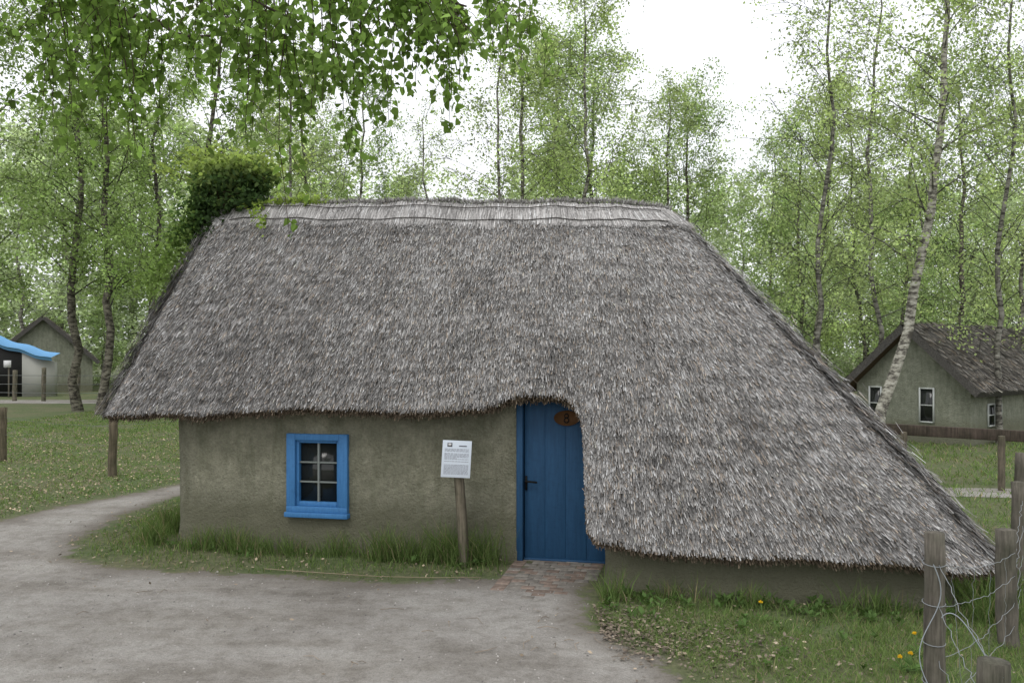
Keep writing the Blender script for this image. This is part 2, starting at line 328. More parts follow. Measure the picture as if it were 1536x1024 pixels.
def straws(b,patch,cnt,Lr,wr,lift,colf,tr=(0,1),off=(0,.010),jit=.13):
    G,Nn=patch;lenc=np.linalg.norm(G[:,-1]-G[:,0],axis=1)
    wid=np.linalg.norm(np.gradient(G,axis=0),axis=2)
    i=R.random(cnt*4);t=tr[0]+(tr[1]-tr[0])*R.random(cnt*4)
    a=(i*(G.shape[0]-1)).astype(int);c=(t*(G.shape[1]-1)).astype(int)
    wt=wid[a,c]*lenc[a];wt=np.minimum(wt,np.percentile(wt,97));k=R.random(len(i))<wt/wt.max()
    i=i[k][:cnt];t=t[k][:cnt];p,a=gather(G,i,t);nn,_=gather(Nn,i,t)
    D=norm(G[a,0]-G[a,-1]);sd=norm(np.cross(D,nn));n=len(i)
    g=sn(p[:,0],p[:,2],9,2.2)*.09+sn(p[:,0],p[:,2],4,7)*.06
    d=norm(D+sd*(R.normal(size=n)*jit+g)[:,None])
    Ls=R.uniform(*Lr,n)[:,None];w_=R.uniform(*wr,n)[:,None]
    lf=(R.uniform(*lift,n))[:,None];of=R.uniform(*off,n)[:,None]
    p0=p-d*Ls*.5+nn*of;p1=p+d*Ls*.5+nn*(of+lf)
    s2=norm(sd+nn*R.normal(size=n)[:,None]*.35)
    V=np.stack([p0-s2*w_*.5,p0+s2*w_*.5,p1+s2*w_*.45,p1-s2*w_*.45],1).reshape(-1,3)
    c=colf(p,t,n)
    cc=np.stack([c*.88,c*.88,c*1.06,c*1.06],1).reshape(-1,3)  # roots darkened, tips lightened: shade between straws painted into their colour
    b.add(V,np.arange(4*n).reshape(-1,4),0,cc)
def thcol(p,t,n):
    base=np.array([.252,.243,.235]);k=np.exp(R.normal(size=n)*.52)*.86
    k*=1+.18*sn(p[:,0],p[:,2]*1.2,3,1.1)+.24*sn(p[:,0],p[:,2],8,4.)+.22*sn(p[:,0],p[:,2]*2,2,9.)
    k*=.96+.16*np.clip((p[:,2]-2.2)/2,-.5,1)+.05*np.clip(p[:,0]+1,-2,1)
    row=np.sin(t*2*math.pi*19+2.5*sn(p[:,0],p[:,2],5,.9));k*=1+.15*row
    c=base[None]*k[:,None];br=R.random(n)<.12;c[br]*=np.array([1.08,.94,.80])
    return np.clip(c,.012,.50)
b=Bld()
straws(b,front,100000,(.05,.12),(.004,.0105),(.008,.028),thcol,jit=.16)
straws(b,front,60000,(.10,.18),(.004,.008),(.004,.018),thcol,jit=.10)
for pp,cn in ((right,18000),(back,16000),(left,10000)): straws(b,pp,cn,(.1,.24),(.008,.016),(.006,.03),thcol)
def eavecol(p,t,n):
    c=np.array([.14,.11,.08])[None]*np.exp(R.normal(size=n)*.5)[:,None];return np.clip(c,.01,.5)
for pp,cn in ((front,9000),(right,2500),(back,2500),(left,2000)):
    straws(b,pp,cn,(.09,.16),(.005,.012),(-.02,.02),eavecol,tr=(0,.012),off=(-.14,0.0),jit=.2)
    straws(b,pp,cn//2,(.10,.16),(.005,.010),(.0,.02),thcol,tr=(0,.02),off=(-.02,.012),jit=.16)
def hipline(p0,p1,cnt,outd,sp):
    t=R.random(cnt)[:,None];p=p0*(1-t)+p1*t+R.normal(size=(cnt,3))*np.array([.05,.05,.03]);D=norm(p0-p1)
    d=norm(D+R.normal(size=(cnt,3))*.12);Ls=R.uniform(.08,.16,cnt)[:,None];w_=R.uniform(.005,.010,cnt)[:,None]
    s=norm(np.cross(d,outd)+R.normal(size=(cnt,3))*.4)
    off=outd*(sp+.05*np.sin(math.pi*t))
    a=p+off-d*Ls*.5;c=p+off+d*Ls*.5+outd*.012
    V=np.stack([a-s*w_*.5,a+s*w_*.5,c+s*w_*.5,c-s*w_*.5],1).reshape(-1,3)
    b.add(V,np.arange(4*cnt).reshape(-1,4),0,np.repeat(thcol(p,t[:,0],cnt),4,0))
oR=norm((W(1,0,1)-W(0,0,0))*1.0+(W(0,-1,0)-W(0,0,0))*.5);oL=norm((W(-1,0,.5)-W(0,0,0))+(W(0,-1,0)-W(0,0,0))*.5)
hipline(front[0][-1,0],front[0][-1,-1],5000,oR,-.01);hipline(front[0][0,0],front[0][0,-1],3500,oL,-.01)
b.obj('roof_thatch',[M_straw],cot)
b=Bld()
def capcol(p,t,n):
    c=np.array([.385,.370,.360])[None]*np.exp(R.normal(size=n)*.36)[:,None]*(1+.18*sn(p[:,0],p[:,2],2,3))[:,None];return np.clip(c,.05,.66)
def cap(patch,cnt,f=1):
    G,Nn=patch;i=R.random(cnt);p,a=gather(G,i,np.full(cnt,1.));nn=Nn[a,-1];D=norm(G[a,0]-G[a,-1])
    U,_=UV(p[:,0],p[:,1]);st=R.uniform(0,.34,cnt)
    Lmax=(.40+.03*np.sin(U*3.1)+.025*np.sin(U*7+1)+.02*np.sin(U*17)+.10*np.exp(-((U+.62)/.10)**2))*f
    en=np.minimum(st+R.uniform(.1,.3,cnt),Lmax+R.normal(size=cnt)*.022)
    en=np.maximum(en,st+.03)
    of=.03+.03*R.random(cnt);sd=norm(np.cross(D,nn));d=norm(D+sd*(R.normal(size=cnt)*.07)[:,None])
    rnd=np.exp(-st/.06)*.03
    p0=p+d*st[:,None]+nn*(of-rnd)[:,None];p1=p+d*en[:,None]+nn*(of+.006)[:,None];w_=R.uniform(.004,.010,cnt)[:,None];s2=norm(sd+nn*R.normal(size=cnt)[:,None]*.4)
    V=np.stack([p0-s2*w_*.5,p0+s2*w_*.5,p1+s2*w_*.45,p1-s2*w_*.45],1).reshape(-1,3);b.add(V,np.arange(4*cnt).reshape(-1,4),0,np.repeat(capcol(p,i,cnt),4,0))
cap(front,22000);cap(back,5000)
cnt=5000;u=R.uniform(UL+.05,UR-.02,cnt);d=norm(np.stack([R.normal(size=cnt)*.35,-.5+R.normal(size=cnt)*.5,.6+.3*R.random(cnt)],-1));Ls=R.uniform(.02,.06,cnt)[:,None]
p=W(u,1.5+R.normal(size=cnt)*.03,zr(u)+.015+R.random(cnt)*.03);s=norm(np.cross(d,R.normal(size=(cnt,3))));w_=.008
V=np.stack([p-s*w_*.5,p+s*w_*.5,p+d*Ls+s*w_*.3,p+d*Ls-s*w_*.3],1).reshape(-1,3);b.add(V,np.arange(4*cnt).reshape(-1,4),0,np.repeat(capcol(p,u,cnt),4,0))
b.obj('ridge_cap',[M_straw],cot)
b=Bld()
for dd in (.13,.345):
    G,Nn=front;P=[]
    for k in range(10,220,5):
        D=norm(G[k,0]-G[k,-1]);P.append(G[k,-1]+D*(dd+.010*math.sin(k*.3))+Nn[k,-1]*.075)
    tube(b,P,.006,5,0,(.03,.025,.02))
b.obj('ridge_binding',[M_plain],cot)
b=Bld();lbox(b,-4.55,-4.1,1.4,1.85,3.2,4.32,0,(.10,.07,.05));lbox(b,-4.59,-4.06,1.36,1.89,4.25,4.34,0,(.10,.07,.05));b.obj('chimney',[m_tint('chimney_brick',.9,20,nb=.6)],cot)
# ---------------------------------------------------------------- leaves
def diamonds(b,c,Ls,Ws,colr,m=0):
    n=len(c);a=norm(R.normal(size=(n,3)));q=norm(np.cross(a,R.normal(size=(n,3))))
    Ls=np.broadcast_to(Ls,(n,))[:,None];Ws=np.broadcast_to(Ws,(n,))[:,None]
    V=np.stack([c+a*Ls,c+q*Ws-a*Ls*.15,c-a*Ls,c-q*Ws-a*Ls*.15],1).reshape(-1,3)
    b.add(V,np.arange(4*n).reshape(-1,4),m,np.repeat(colr,4,0))
def ovate(b,c,L_,colr,m=0,hang=1.2):
    n=len(c);a=norm(R.normal(size=(n,3))+np.array([0,0,-hang]));q=norm(np.cross(a,R.normal(size=(n,3))));nn=np.cross(a,q)
    L_=np.broadcast_to(L_,(n,))[:,None];w_=L_*R.uniform(.30,.42,n)[:,None];f=.12*L_
    V=np.stack([c,c+a*L_*.22+q*w_+nn*f,c+a*L_*.55+q*w_*.8+nn*f,c+a*L_,c+a*L_*.55-q*w_*.8+nn*f,c+a*L_*.22-q*w_+nn*f],1).reshape(-1,3)
    i=np.arange(n)[:,None]*6;F=np.stack([i+[0,1,2,3],i+[0,3,4,5]],1).reshape(-1,4)
    b.add(V,F,m,np.repeat(colr,6,0))
b=Bld()
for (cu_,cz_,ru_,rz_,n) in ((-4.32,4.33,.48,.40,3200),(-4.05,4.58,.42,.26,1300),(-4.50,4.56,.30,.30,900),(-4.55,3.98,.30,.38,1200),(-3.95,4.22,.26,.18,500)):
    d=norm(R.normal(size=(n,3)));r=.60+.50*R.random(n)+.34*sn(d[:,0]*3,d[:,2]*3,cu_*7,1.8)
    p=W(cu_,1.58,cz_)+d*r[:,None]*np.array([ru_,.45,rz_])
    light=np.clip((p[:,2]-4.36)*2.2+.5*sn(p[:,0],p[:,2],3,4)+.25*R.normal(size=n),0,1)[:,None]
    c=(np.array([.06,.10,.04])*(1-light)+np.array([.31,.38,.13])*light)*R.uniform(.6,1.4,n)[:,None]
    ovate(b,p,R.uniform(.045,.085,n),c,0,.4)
def trail(pts,n,sp,lc,sz=(.04,.07)):
    pts=np.array(pts);t=R.random(n)*(len(pts)-1);a=np.minimum(t.astype(int),len(pts)-2);x=(t-a)[:,None];p=pts[a]*(1-x)+pts[a+1]*x+R.normal(size=(n,3))*sp
    ovate(b,p,R.uniform(*sz,n),np.array(lc)*R.uniform(.5,1.4,n)[:,None],0,.3)
trail(W([-4.72,-4.72,-4.8],[1.3,.9,.5],[3.95,3.5,3.05]),900,[.09,.1,.14],(.17,.24,.08))
trail(W([-4.6,-4.7],[1.4,1.1],[4.2,3.7]),700,[.12,.1,.15],(.07,.12,.04))
trail(W([-4.0,-3.3,-2.9],[1.4,1.45,1.5],[4.12,4.2,4.2]),420,[.08,.05,.035],(.28,.36,.10))
trail(W([-3.75,-3.6,-3.5],[1.25,1.1,.95],[4.1,3.95,3.8]),60,[.05,.05,.05],(.22,.30,.07))
for k in range(34):
    s=W(-4.3+R.normal()*.3,1.5,4.5);e=s+np.array([R.normal()*.36,0,.18+.32*R.random()]);tube(b,[s,(s+e)/2+R.normal(size=3)*.03,e],[.008,.005,.003],4,1,(.06,.05,.03));trail([(s+e)/2,e],34,[.04,.04,.05],(.31,.38,.12))
b.obj('ivy_plant',[M_leaf,M_twig])
# ---------------------------------------------------------------- trees
def gen_tree(name,seed,H,spread,nleaf,ls,cA,cB,lean=None,rt=.15,nb=42,low=.18,bark=(1,1,1),fall=1.0,dens=8,sig=.13,top=.5):
    global R
    R=np.random.default_rng(seed);b=Bld();n=16;zs=np.linspace(0,H,n)
    if lean is None:
        x=np.cumsum(R.normal(size=n)*.10)*H/14;y=np.cumsum(R.normal(size=n)*.10)*H/14
    else: x=np.interp(zs,lean[0],lean[1])+R.normal(size=n)*.03;y=np.interp(zs,lean[0],lean[2])
    P=np.stack([x-x[0],y-y[0],zs],-1);P[0,2]=-.1
    rr=rt*(1-zs/H)**.8+.018;rr[0]*=1.3
    tube(b,P,rr,8,1,bark)
    at=[];bri=[]
    for k in range(nb):
        f=low+(1-low)*((k+R.random())/nb);base=np.array([np.interp(f*H,zs,P[:,j]) for j in range(3)])
        az=R.uniform(0,2*math.pi);g=(f-low)/(1-low);ln=spread*(.30+.85*(1-g)**top*min(1,.45+g*2.0))*R.uniform(.55,1.3)
        el=math.radians(R.uniform(20,50)+18*g);d=np.array([math.cos(az)*math.cos(el),math.sin(az)*math.cos(el),math.sin(el)])
        pts=[base]
        for q in range(6):
            d=norm(d+np.array([0,0,-.10*fall*q/3+.02])+R.normal(size=3)*.10);pts.append(pts[-1]+d*ln/6)
        pts=np.array(pts);r0=rt*.28*(1-f*.75);tube(b,pts,np.linspace(r0,.005,7),4,1,np.array(bark)*.5,cap=False)
        for q in range(dens):
            t=R.uniform(.25,1)*6;a=min(int(t),5);s=pts[a]+(pts[a+1]-pts[a])*(t-a);dd=norm(R.normal(size=3)+d*.8+np.array([0,0,.1]));l2=R.uniform(.5,1.25)*spread/2.6
            sp=[s]
            for w in range(4):
                dd=norm(dd+np.array([0,0,-.28*fall]));sp.append(sp[-1]+dd*l2/4)
            sp=np.array(sp);tube(b,sp,np.linspace(.008,.003,5),3,1,np.array(bark)*.35,cap=False)
            kk=np.exp(R.normal()*.28)
            m_=10
            t2=R.random(m_)**.7*4;a2=np.minimum(t2.astype(int),3);at.append(sp[a2]+(sp[a2+1]-sp[a2])*(t2-a2)[:,None]);bri.append(np.full(m_,kk))
    at=np.vstack(at);bri=np.concatenate(bri);ii=R.integers(0,len(at),nleaf)
    p=at[ii]+R.normal(size=(nleaf,3))*sig*spread/2.6
    mx=R.random(nleaf)[:,None];c=(np.array(cA)*(1-mx)+np.array(cB)*mx)*(bri[ii]*R.uniform(.7,1.3,nleaf))[:,None]
    sz=R.uniform(.7,1.3,nleaf)*ls
    diamonds(b,p,sz,sz*.72,c,0)
    return b.mesh(name,[M_leaf,M_birch])
lgA,lgB=(.29,.355,.165),(.39,.45,.24)
mdA,mdB=(.22,.295,.135),(.30,.375,.185)
dkA,dkB=(.19,.265,.105),(.27,.34,.15)
hazeA,hazeB=(.34,.40,.26),(.44,.49,.36)  # far leaves paled: distance haze painted into their colour
V_l=[gen_tree('birch_light',s,13,2.6,12500,.042,a,b_,rt=.075,bark=(.7,.7,.65)) for s,a,b_ in ((11,lgA,lgB),(12,mdA,mdB),(13,lgA,lgB))]
V_m=gen_tree('round_tree',71,12,3.4,18000,.045,mdA,mdB,rt=.10,bark=(.5,.48,.42),nb=50,low=.15,top=.35,fall=.4)
V_d=[gen_tree('birch_dark',s,14,3.1,12500,.048,dkA,dkB,low=.24,bark=(.5,.48,.42),rt=.13) for s in (21,22)]
V_f=[gen_tree('far_tree',s,11,3.2,5500,.09,hazeA,hazeB,low=.05,bark=(.9,.9,.85),nb=34,dens=6,rt=.08,top=.4,sig=.18) for s in (31,32,33)]
V_s=[gen_tree('sparse_birch',s,13,2.5,4800,.042,lgA,lgB,rt=.065,bark=(.8,.8,.78)) for s in (41,42)]
R=np.random.default_rng(99)
def place(me,px,d,top,name='birch_tree',h0=13.,parent=None,wx=1.):
    H=2.2+(530-top)*d/1300;s=H/h0
    o=bpy.data.objects.new(name,me);col.objects.link(o);o.location=((px-768)/1300*d,d,0);o.scale=(s*wx,s*wx,s);o.rotation_euler=(0,0,R.uniform(0,6.28))
    if parent: o.parent=parent
for i,(px,d,top) in enumerate([(118,33,-60),(150,31,-20),(235,37,80),(330,30,-10),(-40,34,-40)]):
    place(V_d[i%2],px,d,top,h0=14.)
for i,(px,d,top) in enumerate([(470,33,90),(540,30,130),(780,27,-10),(885,24,-15),(840,31,60),(990,30,140),(1225,34,130),(1160,42,220),(1290,36,150),(1530,24,90),(1370,34,130)]):
    place(V_l[i%3],px,d,top)
for px,d,top in ((1030,33,170),(890,34,110),(1440,32,120),(1200,38,200)): place(V_m,px,d,top,'alder_tree',12.)
for i,(px,d,top) in enumerate([(640,28,180),(430,25,60),(1230,24,-60),(1320,28,-40),(1500,21,-60),(740,24,60)]):
    place(V_s[i%2],px,d,top)
me=gen_tree('leaning_birch',55,13.5,2.3,10000,.042,lgA,lgB,lean=([0,.5,3.1,6.5,10.3,13.5],[0,.15,.9,1.55,1.75,1.6],[0,0,.1,.2,.2,.2]),rt=.12,low=.3,bark=(1.3,1.3,1.25))
R=np.random.default_rng(5)
o=bpy.data.objects.new('birch_tree',me);col.objects.link(o);o.location=(8.15,19.5,0)
far=empty('distant_trees')
for i in range(48):
    px=-250+i*2050/48+R.normal()*15;d=R.uniform(52,80);top=R.uniform(240,350)
    if px<500: top-=60
    if 1080<px<1180: top=max(top,300)
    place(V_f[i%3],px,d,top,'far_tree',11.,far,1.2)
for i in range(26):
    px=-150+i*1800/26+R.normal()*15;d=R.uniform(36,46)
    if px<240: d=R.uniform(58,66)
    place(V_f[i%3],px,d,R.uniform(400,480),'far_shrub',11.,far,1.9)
# overhanging foreground birch
b=Bld();R=np.random.default_rng(123)
tube(b,[(-6.2,3.6,-.1),(-6.1,3.6,2),(-6.15,3.7,4.5),(-6.1,3.7,8)],[.2,.16,.13,.08],9,1,(1,1,1))
limbs=[[(-6.1,3.7,3.8),(-4.4,4.6,4.9),(-2.6,5.1,4.95),(-1.2,5.3,4.75),(-.35,5.4,4.35)],
[(-6.1,3.7,3.6),(-4.4,4.5,4.6),(-3.1,4.8,4.6),(-2.0,5.0,4.5),(-1.3,5.1,4.2)],
[(-6.1,3.7,4.6),(-4.,5.2,5.2),(-2.4,5.8,5.2),(-.8,6.1,4.9),(.25,6.2,4.75)],
[(-6.1,3.7,4.1),(-4.6,5.2,4.8),(-3.4,5.9,4.8),(-2.6,6.3,4.6),(-2.0,6.4,4.5)],
[(-6.1,3.7,3.9),(-4.0,5.,5.0),(-1.8,5.0,4.75),(-.9,5.0,4.45),(-.5,5.0,4.25)]]
LP=[]
def strand(s,ln,d0,nseg=7,nl=40,r=.004):
    d=norm(np.array(d0,float));P=[np.array(s,float)]
    for k in range(nseg):
        d=norm(d+np.array([0,0,-.33])+R.normal(size=3)*.10);P.append(P[-1]+d*ln/nseg)
    P=np.array(P);tube(b,P,np.linspace(r,.0015,nseg+1),4,2,(.05,.035,.025),cap=False)
    t=R.random(nl)*nseg;a=np.minimum(t.astype(int),nseg-1);LP.append(P[a]+(P[a+1]-P[a])*(t-a)[:,None]+R.normal(size=(nl,3))*.025)
    return P
for li,l in enumerate(limbs):
    l=np.array(l);t=np.linspace(0,4,17);P=np.stack([np.interp(t,np.arange(5),l[:,j]) for j in range(3)],-1)+R.normal(size=(17,3))*.03;P[0]=l[0]
    tube(b,P,np.linspace(.045,.006,17),6,2,(.07,.055,.045),cap=False)
    for k in range([26,20,20,14,20][li]):
        q=R.uniform(5,16);a=int(q);s=P[a]+(P[min(a+1,16)]-P[a])*(q-a)
        ln=R.uniform(.35,1.0)*(1.0 if li<3 else .8)
        S_=strand(s,ln,[R.normal()*.6+.3,R.normal()*.5,.1],7,int(ln*32))
        for w in range(2):
            strand(S_[R.integers(2,6)],R.uniform(.2,.5),[R.normal(),R.normal(),-.2],5,10,.0025)
hang=[(438,5,-20,365,64),(425,5.1,0,250,56),(515,5.2,-10,290,56),(500,5.,0,220,50),(395,5.2,0,220,50),(470,4.8,-10,200,50),(540,4.9,-10,190,44),(590,5.2,-10,170,42),(620,5.2,-10,130,34),(660,5.3,0,190,44),(690,5.4,-10,130,34),(640,5.3,-10,160,36),(730,5.5,-10,90,28),(760,5.6,-20,90,28),(800,5.6,-20,60,20),(130,4.9,-10,180,44)]
for k in range(40):
    px=R.uniform(60,600);hang.append((px,R.uniform(4.7,5.8),-20,R.uniform(90,250),34))
for px,d,y0,y1,nl in hang:
    s=((px-10-768)/1300*d,d,2.2+(530-y0)*d/1300+.15);ln=(y1-y0)*d/1300+.15
    S_=strand(s,ln,[.15,0,-.6],9,nl)
    for w in range(3): strand(S_[R.integers(2,8)],R.uniform(.12,.38),[R.normal(),R.normal(),-.1],5,9,.002)
LP=np.vstack(LP);n=len(LP)
c=np.array([.14,.21,.06])*np.exp(R.normal(size=n)*.28)[:,None]*np.where(R.random(n)<.35,1.4,1.)[:,None]
ovate(b,LP,R.uniform(.040,.070,n),c,0,1.0)
b.obj('birch_tree',[M_leaf,M_birch,M_twig])
# ---------------------------------------------------------------- grass
def blades(b,x,y,h,wd,colr,lean=.35,m=0):
    n=len(x);p=np.stack([x,y,np.zeros(n)],-1);az=R.uniform(0,6.283,n);s=np.stack([np.cos(az),np.sin(az),0*az],-1)
    l=np.stack([R.normal(size=n)*lean,R.normal(size=n)*lean,np.ones(n)],-1);l=norm(l)
    m1=p+l*(h*.55)[:,None];l2=norm(l*np.array([1.9,1.9,.8]));t=m1+l2*(h*.5)[:,None];w_=wd[:,None]
    V=np.stack([p-s*w_*.5,p+s*w_*.5,m1+s*w_*.4,m1-s*w_*.4,t+s*w_*.08,t-s*w_*.08],1).reshape(-1,3)
    i=np.arange(n)[:,None]*6;F=np.stack([i+[0,1,2,3],i+[3,2,4,5]],1).reshape(-1,4);b.add(V,F,m,np.repeat(colr,6,0))
def gcol(n,k=1.):
    mx=R.random(n)[:,None];c=np.array([.085,.14,.042])*(1-mx)+np.array([.18,.245,.085])*mx
    dry=R.random(n)<.10;c[dry]=[.27,.23,.14];return c*R.uniform(.7,1.25,n)[:,None]*k
def incot(x,y,mg=0.):
    u,v=UV(x,y);return ((u>-4.2-mg)&(u<1.0)&(v>-.03-mg)&(v<3.1))|((u>.95-mg)&(u<4.05+mg)&(v>-1.04-mg)&(v<3.3))|((u>-.05)&(u<1.0)&(v>-1.5))
b=Bld()
n=60000;x=R.uniform(-5.4,4.8,n);y=R.uniform(6,13.5,n);u,v=UV(x,y)
dw=np.where(u<.97,-v,-(v+1.0));dw=np.where(u<-4.15,np.hypot(np.minimum(u+4.15,0),np.minimum(v,0)),dw)
cl=sn(x,y,4,3.5)+.5*sn(x,y,9,9)
sdp=sdist(x,y)
k=(~incot(x,y))&(sdp>.03+.09*R.normal(size=n))&(dw<1.2)&(dw>0)&(cl+R.normal(size=n)*.45>np.where(u>.97,-.15,-.35))
x,y,u,dw,cl=x[k],y[k],u[k],dw[k],cl[k];h=(.06+.15*np.exp(-(dw/.36)**2)*np.clip(.6+cl*1.2,.15,1.6))*R.uniform(.5,1.4,len(x));h*=np.where(u>.97,.85,1.)
blades(b,x,y,h,R.uniform(.005,.010,len(x)),gcol(len(x)))
tx=[];ty=[];hh=[]
for (uu,vv,hm,cn) in [(-3.6,-.2,.26,160),(-3.2,-.25,.3,220),(-2.9,-.3,.22,150),(-2.0,-.2,.25,150),(-1.4,-.3,.36,260),(-1.1,-.25,.3,220),(-.75,-.25,.42,260),(-.55,-.3,.36,260),(-.3,-.25,.40,220),(-4.3,-.1,.3,260),(-4.5,.5,.36,260),(-4.4,1.1,.36,200),(1.05,-1.3,.28,170),(2.3,-1.25,.2,140),(3.3,-1.2,.25,160),(4.2,-1.3,.34,240),(-2.5,-.25,.2,120),(4.4,-.8,.4,260),(1.6,-1.15,.2,80)]:
    p=W(uu+R.normal(size=cn)*.11,vv+R.normal(size=cn)*.06,0);tx.append(p[:,0]);ty.append(p[:,1]);hh.append(hm*R.uniform(.5,1.25,cn))
tx=np.concatenate(tx);ty=np.concatenate(ty);hh=np.concatenate(hh);k=~incot(tx,ty);blades(b,tx[k],ty[k],hh[k],R.uniform(.005,.009,k.sum()),gcol(k.sum(),.95),.28)
def lawn(n,x0,x1,y0,y1,h,wd,thr=-.6):
    y=y0*(y1/y0)**R.random(n);x=R.uniform(x0,x1,n)*1.
    k=(np.abs(x/y)<.66)&(~incot(x,y))&(sdist(x,y)>.08*R.normal(size=n)+.05)&(sn(x,y,6,1.3)+.6*sn(x,y,3,5)+R.normal(size=n)*.35>thr)
    x,y=x[k],y[k];blades(b,x,y,R.uniform(.4,1.3,len(x))*h,R.uniform(.6,1.3,len(x))*wd*np.clip(y/12,.6,2.5),gcol(len(x),1.15),.6)
lawn(110000,-16,-3.6,11,34,.055,.010,-.25)
lawn(90000,.6,5,4.2,8.5,.08,.007,-.15)
lawn(40000,4.4,14,8,24,.09,.012,-.2)
b.obj('grass',[M_grass])
b=Bld()
for k in range(120):
    if k<75: uu=R.uniform(1.05,4.3);vv=-1.12-abs(R.normal())*.3
    elif k<100: uu=R.uniform(-4.1,-.3);vv=-.15-abs(R.normal())*.25
    else: uu=R.uniform(.9,3.4);vv=R.uniform(-3.2,-1.6)
    p=W(uu,vv,0)
    if sdist(p[None,0],p[None,1])[0]<.08: continue
    nl=R.integers(5,11);s=R.uniform(.018,.05)
    for q in range(nl):
        a=R.uniform(0,6.28);el=R.uniform(.2,1.1);d=np.array([math.cos(a)*math.cos(el),math.sin(a)*math.cos(el),math.sin(el)]);sd=np.array([-math.sin(a),math.cos(a),0])*s*.42
        o_=p+np.array([R.normal()*.02,R.normal()*.02,.01+R.random()*.05]);b.add([o_,o_+d*s*1.2+sd,o_+d*s*2.1-np.array([0,0,s*.3]),o_+d*s*1.2-sd],[(0,1,2,3)],0,np.array([.085,.14,.045])*R.uniform(.6,1.4))
b.obj('weeds',[M_grass])
b=Bld()
def litter(x,y,cb,smin,smax):
    n=len(x);c=np.array(cb)*np.exp(R.normal(size=n)*.45)[:,None]
    p=np.stack([x,y,.016+.02*R.random(n)],-1);a=norm(np.stack([R.normal(size=n),R.normal(size=n),.25*R.normal(size=n)],-1));q=norm(np.cross(a,np.array([0,0,1.])+R.normal(size=(n,3))*.3));Ls=R.uniform(smin,smax,n)[:,None]
    V=np.stack([p+a*Ls,p+q*Ls*.6,p-a*Ls,p-q*Ls*.6],1).reshape(-1,3);b.add(V,np.arange(4*n).reshape(-1,4),0,np.repeat(c,4,0))
n=13000;x=R.uniform(-9,5,n);y=R.uniform(4.5,15,n);sd=sdist(x,y);k=(~incot(x,y))&((np.abs(sd-.1)<R.exponential(.22,n)+.02)|((sd>0)&(R.random(n)<np.where(x>.5,.22,.5)))|(R.random(n)<.015))
litter(x[k],y[k],(.25,.20,.145),.007,.024)
n=5000;y=R.uniform(11.5,24,n);x=R.uniform(-.62,-.36,n)*y;k=(sdist(x,y)>.1)&(x<-5);litter(x[k],y[k],(.28,.22,.15),.012,.03)
n=2200;x=.7+np.abs(R.normal(size=n))*.7;y=7.0+R.normal(size=n)*.35-.5*(x-.7);k=~incot(x,y);litter(x[k],y[k],(.16,.13,.10),.006,.026)
for k in range(1100):
    x0=R.uniform(-6,1.6);y0=R.uniform(4.2,9.5)
    if sdist(np.array([x0]),np.array([y0]))[0]>0: continue
    s=R.uniform(.003,.009);c8=np.array([(-1,-1,-1),(1,-1,-1),(1,1,-1),(-1,1,-1),(-.6,-.6,.6),(.6,-.6,.6),(.6,.6,.6),(-.6,.6,.6)])*s*(1+.3*R.normal(size=(8,3)))+np.array([x0,y0,.008]);hexa(b,c8,0,np.array([.34,.32,.30])*R.uniform(.4,1.4))
for k in range(75):
    x0=R.uniform(-4,2.2);y0=R.uniform(5.2,8.6)
    if k>18: x0=R.normal()*.6+1.1;y0=R.normal()*.35+6.8
    az=R.uniform(0,6.28);ln=R.uniform(.06,.22);tube(b,[(x0,y0,.016),(x0+math.cos(az)*ln*.5,y0+math.sin(az)*ln*.5,.02+R.random()*.02),(x0+math.cos(az+.3)*ln,y0+math.sin(az+.3)*ln,.014)],[.003,.003,.002],4,0,np.array([.22,.18,.14])*R.uniform(.6,1.5))
tube(b,[(-2.5,8.75,.03),(-1.9,8.55,.04),(-1.3,8.45,.03),(-.8,8.4,.03),(-.3,8.42,.03)],[.004,.005,.004,.004,.003],5,0,(.25,.21,.14))
b.obj('leaf_litter',[M_plain])
for (px,py,hh) in ((1141,903,.15),(1366,980,.12),(1372,950,.14),(1350,985,.1)):
    b=Bld();dd=(2.2-hh)*1300/(py-530);X0=(px-768)/1300*dd;tube(b,[(X0+.02,dd+.01,0),(X0+.01,dd,hh*.5),(X0,dd,hh)],.004,5,0,(.1,.17,.05))
    n=70;az=R.uniform(0,6.28,n);el=R.uniform(.1,1.4,n);d=np.stack([np.cos(az)*np.cos(el),np.sin(az)*np.cos(el),np.sin(el)],-1);p=np.array([X0,dd,hh])+d*.012;diamonds(b,p,.010,.004,np.tile([.7,.45,.02],(n,1)))
    for q in range(7):
        a=q*.9;e=np.array([math.cos(a),math.sin(a),.25])*.1;s=np.array([-math.sin(a),math.cos(a),0])*.015;z=np.array([X0+.02,dd,.01]);b.add([z,z+e*.6+s,z+e,z+e*.6-s],[(0,1,2,3)],0,(.07,.13,.03))
    b.obj('dandelion',[M_plain])
# ---------------------------------------------------------------- information sign
sg=empty('information_sign');X0=-.54;Y0=8.95
b=Bld();tube(b,[(X0+.05,Y0,-.05),(X0+.03,Y0,.4),(X0-.01,Y0,.95),(X0-.02,Y0,1.12)],[.056,.054,.052,.05],4,0,(.16,.14,.105));b.obj('post',[M_wood],sg)
def sgp(a,c,o):
    cx,cz=X0-.03,1.12;al=math.radians(-2.5);ti=math.radians(14)
    xx=a*math.cos(al)-c*math.sin(al);zz=a*math.sin(al)+c*math.cos(al)
    return (cx+xx,Y0-.07+zz*math.sin(ti)-o*math.cos(ti),cz+zz*math.cos(ti)+o*math.sin(ti)*.3)
def spb(b,a0,a1,c0,c1,o0,o1,m,c): hexa(b,[sgp(a0,c0,o1),sgp(a1,c0,o1),sgp(a1,c0,o0),sgp(a0,c0,o0),sgp(a0,c1,o1),sgp(a1,c1,o1),sgp(a1,c1,o0),sgp(a0,c1,o0)],m,c)
